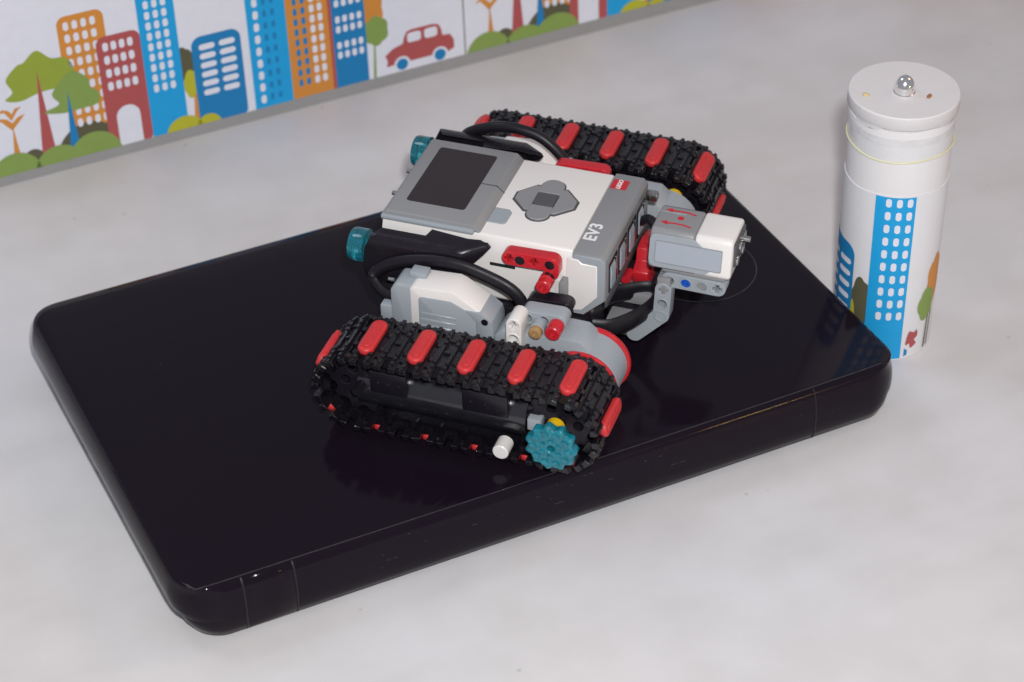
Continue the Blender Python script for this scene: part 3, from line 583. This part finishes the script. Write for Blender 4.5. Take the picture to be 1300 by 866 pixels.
# ---- liftarms, pins
def beam(pts, m, name, face_y, thick, holes=True, hw=3.75, axles=(), parent=None, sgn=-1):
    """straight liftarm through hole centres pts [(x,z)...], front face at face_y, going back by thick"""
    (x0, z0), (x1, z1) = pts[0], pts[-1]; a = math.atan2(z1-z0, x1-x0); out = []
    for k in range(13): t = a + math.pi/2 + math.pi*k/12; out.append((x0 + hw*math.cos(t), z0 + hw*math.sin(t)))
    for k in range(13): t = a - math.pi/2 + math.pi*k/12; out.append((x1 + hw*math.cos(t), z1 + hw*math.sin(t)))
    loops = [out]
    if holes:
        for i, (x, z) in enumerate(pts):
            if i in axles: loops.append([(x+dx, z+dz) for dx, dz in ((-.9, -2.3), (.9, -2.3), (.9, -.9), (2.3, -.9), (2.3, .9), (.9, .9), (.9, 2.3), (-.9, 2.3), (-.9, .9), (-2.3, .9), (-2.3, -.9), (-.9, -.9))])
            else: loops.append(circ(x, z, 2.4, 18))
    me = curve_mesh(loops, thick, 0.35, 2); b = MB(); b.mesh(me, T(0, face_y + thick/2, 0) @ XZ); bpy.data.meshes.remove(me)
    o = b.build(name, m, parent or rob)
    if holes:
        for i, (x, z) in enumerate(pts):
            if i in axles: continue
            r = MB(); me = curve_mesh([circ(x, z, 3.1, 20), circ(x, z, 2.42, 18)], 0.5, 0.1, 1); r.mesh(me, T(0, face_y - 0.12, 0) @ XZ); bpy.data.meshes.remove(me); r.build('hole_rim', m, o)
    return o
def pin(x, y, z, m, ln=10, r=2.9, name='pin', hole=BLACK):
    b = MB(); b.lathe([(2.2, -ln+3), (2.3, 0), (r-0.3, 0.1), (r, 0.5), (r, 3.0), (r-0.7, 3.4), (r-0.7, 4.8), (r, 5.2), (r, 7.6), (r-0.4, 8.0), (1.7, 8.0), (1.6, 6.4), (0, 6.4)], 22, T(x, y, z), 'y')
    o = b.build(name, m, rob, smooth=35); return o
for sy in (-1, 1):
    fy = -42.2 if sy < 0 else 36.3
    rb = beam([(3.8, 64.4), (9.0, 64.5), (16, 64.7), (23.6, 64.9)], RED, 'red_beam', fy, 6.0, axles=(0, 2)); 
    for hx, hz in ((9.0, 64.5), (23.6, 64.9)):
        b = MB(); b.lathe([(2.35, 0), (2.35, 4), (0, 4)], 16, T(hx, -38.5 if sy < 0 else 42.0, hz), 'y'); b.build('pin_or_hole_shade', BLACK, rb)  # black discs put the shade inside the open beam holes
    beam([(24.2, 64.9), (24.2, 60.6)], RED, 'red_beam_leg', fy-0.1 if sy < 0 else fy, 6.1, False, parent=rb)
pin(22.6, -42, 57.2, RED, 8, 3.6, 'red_pin'); b = MB(); b.lathe([(3.3, 0), (3.3, 8)], 18, T(22.8, -36.2, 57.6), 'y'); b.build('pin_or_hole_shade', BLACK, rob)
b = MB(); b.box(28, 31, -42, -36.4, 40, 56, 0.4); b.build('grey_stop', GREY2, rob)
beam([(18.6, 47.6), (26, 47.9), (33.4, 48.2)], BLACK, 'black_beam', -52.0, 7.6)
beam([(20.0, 49.6), (28, 49.8), (35.0, 50.0)], GREY, 'grey_beam', -64.5, 8.5, True)
beam([(16.8, 51.8), (16.8, 44.4), (16.8, 37)], WHITE, 'white_beam', -75.0, 11.5, axles=(0,), hw=3.7)
b = MB(); b.lathe([(3.4, 0), (3.4, 5.2), (2.9, 5.4), (2.9, 6.0)], 20, T(26.4, -64.4, 48.0), 'y'); gp = b.build('grey_pin', GREY, rob)
b = MB(); b.lathe([(3.0, 0), (3.1, 0.4), (3.1, 2.6), (2.5, 3.0), (1.3, 3.0), (1.2, 2.0), (0, 2.0)], 20, T(26.4, -70.3, 48.0), 'y'); b.build('tan_tip', TAN, gp)
pin(34.6, -64.6, 49.2, RED, 8, 3.6, 'red_pin')

# ---- gyro sensor on its bent arm at the front
sens = empty('gyro_sensor'); sens.parent = rob
gp_ = [(-14.0, 54.0), (-15.0, 55.4), (-11.2, 71.6), (-9.4, 73.4), (9.6, 73.4), (11.0, 72.2), (13.2, 55.6), (12.4, 54.0)]
b = MB(); b.prism(gp_, 62.8, 84.2, 'x', 1.4, 3); b.build('grey_half', GREY2, sens)
b = MB(); b.prism(gp_, 84.25, 102.6, 'x', 1.4, 3); b.build('white_half', WHITE, sens)
al = math.atan2(3.8, 16.2); SM = T(0, -13.1, 63.5) @ RX(90 - math.degrees(al))       # sensor side face: x along, y up the face
def sp(name, outline, z, th, m, bev=0.15):
    b = MB(); me = curve_mesh([outline], th, bev, 1); b.mesh(me, SM @ T(0, 0, z)); bpy.data.meshes.remove(me); return b.build(name, m, sens)
sp('side_frame', [(65.6, 8.2), (84, 8.2), (88.5, 5.0), (98, 5.0), (98, -6.0), (93, -6.2), (90.5, -8.3), (65.6, -8.3), (63.6, -7.0), (63.1, -5), (63.1, 5), (63.6, 7)], 0.2, 0.8, GREY, 0.2)
sp('side_inset', rrect(66.2, 98.0, -5.8, 4.8, 0.8, 3), 0.45, 0.7, mat('blue_grey_plastic', (0.33, 0.37, 0.42), 0.35))
b = MB(); me = curve_mesh([rrect(66.0, 98.2, -6.0, 5.0, 0.9, 3), rrect(66.3, 97.9, -5.7, 4.7, 0.8, 3)], 0.1); b.mesh(me, SM @ T(0, 0, 0.82)); bpy.data.meshes.remove(me); b.build('inset_groove', GREY2, sens)
for yy, nm in ((6.2, 'arrow_mark'), (-4.2, 'arrow_mark')):
    pts = [(80.5, yy-1.6), (76.5, yy-0.4), (72.5, yy-0.3), (69.2, yy-0.8), (69.2, yy-1.8), (65.6, yy+0.3), (68.6, yy+1.7), (69.0, yy+0.4), (72.5, yy+0.75), (76.8, yy+0.6), (80.8, yy-0.7)]
    plate([pts], 73.46, 0.1, 0.01, nm, RED, sens)
plate([circ(74.2, 1.0, 1.6, 16)], 73.46, 0.1, 0.01, 'dot_mark', RED, sens)
b = MB(); b.box(62.9, 76, 4.2, 4.6, 73.3, 73.6, 0.1, 1); b.build('top_ridge', GREY, sens)
for (yy, zz) in ((-7, 61), (-2, 66), (3, 61), (6, 67)):
    b = MB(); b.box(102.5, 104.6, yy-1.5, yy+1.5, zz-2, zz+2, 0.4); b.build('rear_contact', METAL, sens)
b = MB(); b.lathe([(1.5, 0), (1.5, 6)], 12, T(102, 0, 69), 'x'); b.build('rear_peg', METAL, sens)
b = MB(); b.box(102.3, 103.6, -9.5, 9.5, 58.5, 71, 0.4); b.build('rear_plate', DGREY, sens)
arm = beam([(73.4, 48.0), (81.4, 47.9), (89.2, 47.8), (96.6, 47.6)], GREY, 'sensor_arm', -14.2, 7.8, True, axles=(3,), hw=4.0)
b = MB(); b.box(69.6, 100, -13.6, 10, 52.0, 53.8, 0.5); b.build('sensor_plate', GREY2, arm)
b = MB(); b.box(68.5, 99.5, -6.2, 12, 44.2, 51.8, 0.5); b.build('rear_arm', GREY2, arm)
for x, m_ in ((81.4, BLUE), (89.2, GREY2)):
    b = MB(); b.lathe([(2.3, -4), (2.3, -0.6), (1.2, -0.6), (1.1, -1.6), (0, -1.6)] if m_ is BLUE else [(2.3, -4), (2.3, -1.0), (0, -1.0)], 18, T(x, -14.6, 47.85), 'y'); b.build('pin_end', m_, arm)
leg = beam([(71.2, 43.2), (70.9, 35.4), (70.4, 28.0)], GREY, 'arm_leg', -16.6, 7.8, True, axles=(0,), hw=4.0)
beam([(70.4, 28.0), (64.0, 21.0), (57.5, 14.2)], GREY, 'arm_leg', -16.5, 7.7, False, hw=4.0)
b = MB(); b.lathe([(2.3, -4), (2.3, -1.0), (0, -1.0)], 18, T(70.4, -16.6, 28.0), 'y'); b.build('pin_end', GREY, leg)
b = MB(); b.box(68, 74.5, -16.4, 4, 40, 50, 0.8); b.build('arm_block', GREY2, leg)
# red connector, grey beams and black loop between brick and sensor
b = MB(); b.prism([(3, 30), (8, 27), (28, 28), (30, 44), (18, 47), (10, 46), (8, 40), (2, 37)], 50.5, 58.5, 'x', 0.8, 2); rc = b.build('red_connector', RED, rob)
for (y, z) in ((17, 40), (12, 33)):
    b = MB(); b.lathe([(3.0, 0), (2.6, 0.4), (0, 0.4)], 18, T(58.4, y, z), 'x'); b.build('connector_hole', mat('red_dark_hole', (0.22, 0.01, 0.014), 0.4), rc)
b = MB(); b.lathe([(2.4, 0), (2.4, 7)], 16, T(49, 4, 35), 'y'); b.build('red_peg', RED, rc)
b = MB(); b.box(42, 56, -12, 14, 9, 17.5, 0.8); b.build('front_crossbeam', GREY2, rob)
b = MB(); b.box(43, 62, -4, 8, 22.5, 29, 0.7); b.build('front_block', GREY2, rob)
b = MB(); b.lathe([(2.8, 0), (2.8, 3), (3.4, 3.2), (3.4, 6)], 16, T(42.5, -40, 26), 'y'); b.build('red_pin', RED, rob)
b = MB(); b.box(36, 60, -2, 30, 13, 24, 0.8); b.build('front_frame', BLACK, rob)
# ---- cables
c = MB(); c.tube([(-48, -57, 40), (-56, -55, 42), (-61, -51, 47), (-52, -49.5, 54.5), (-36, -49.2, 59.6), (-19.5, -49, 60.4), (-4, -48.6, 56.4), (7.6, -48.6, 51), (13, -49, 43.5), (14.5, -50, 36)], 2.4, 3.3); c.build('cable', CABLE, rob)
c = MB(); c.tube([(-49, 60, 44), (-57, 58, 52), (-50, 52, 66), (-37, 50.5, 73), (-25.5, 50, 75), (-13.6, 50, 73.2), (-5, 49.5, 68.4), (2, 49, 61), (9, 49, 48), (12, 48, 38)], 2.6, 2.8); c.build('cable', CABLE, rob)
c = MB(); c.tube([(49, 20, 54), (54, 19, 57), (60, 14, 54), (63, 10, 46), (62, 8, 36)], 2.6, 2.2); c.build('cable', CABLE, rob)
c = MB(); c.tube([(44, -26, 31), (40, -30, 30), (39.0, -24, 29), (43, -10, 29), (53, -2, 29), (61, 1, 29), (65, -4, 29), (64, -12, 28.5), (58.5, -23, 28), (50, -32, 27.5), (42, -35, 28)], 2.0, 5.2); c.build('cable_loop', CABLE, rob)
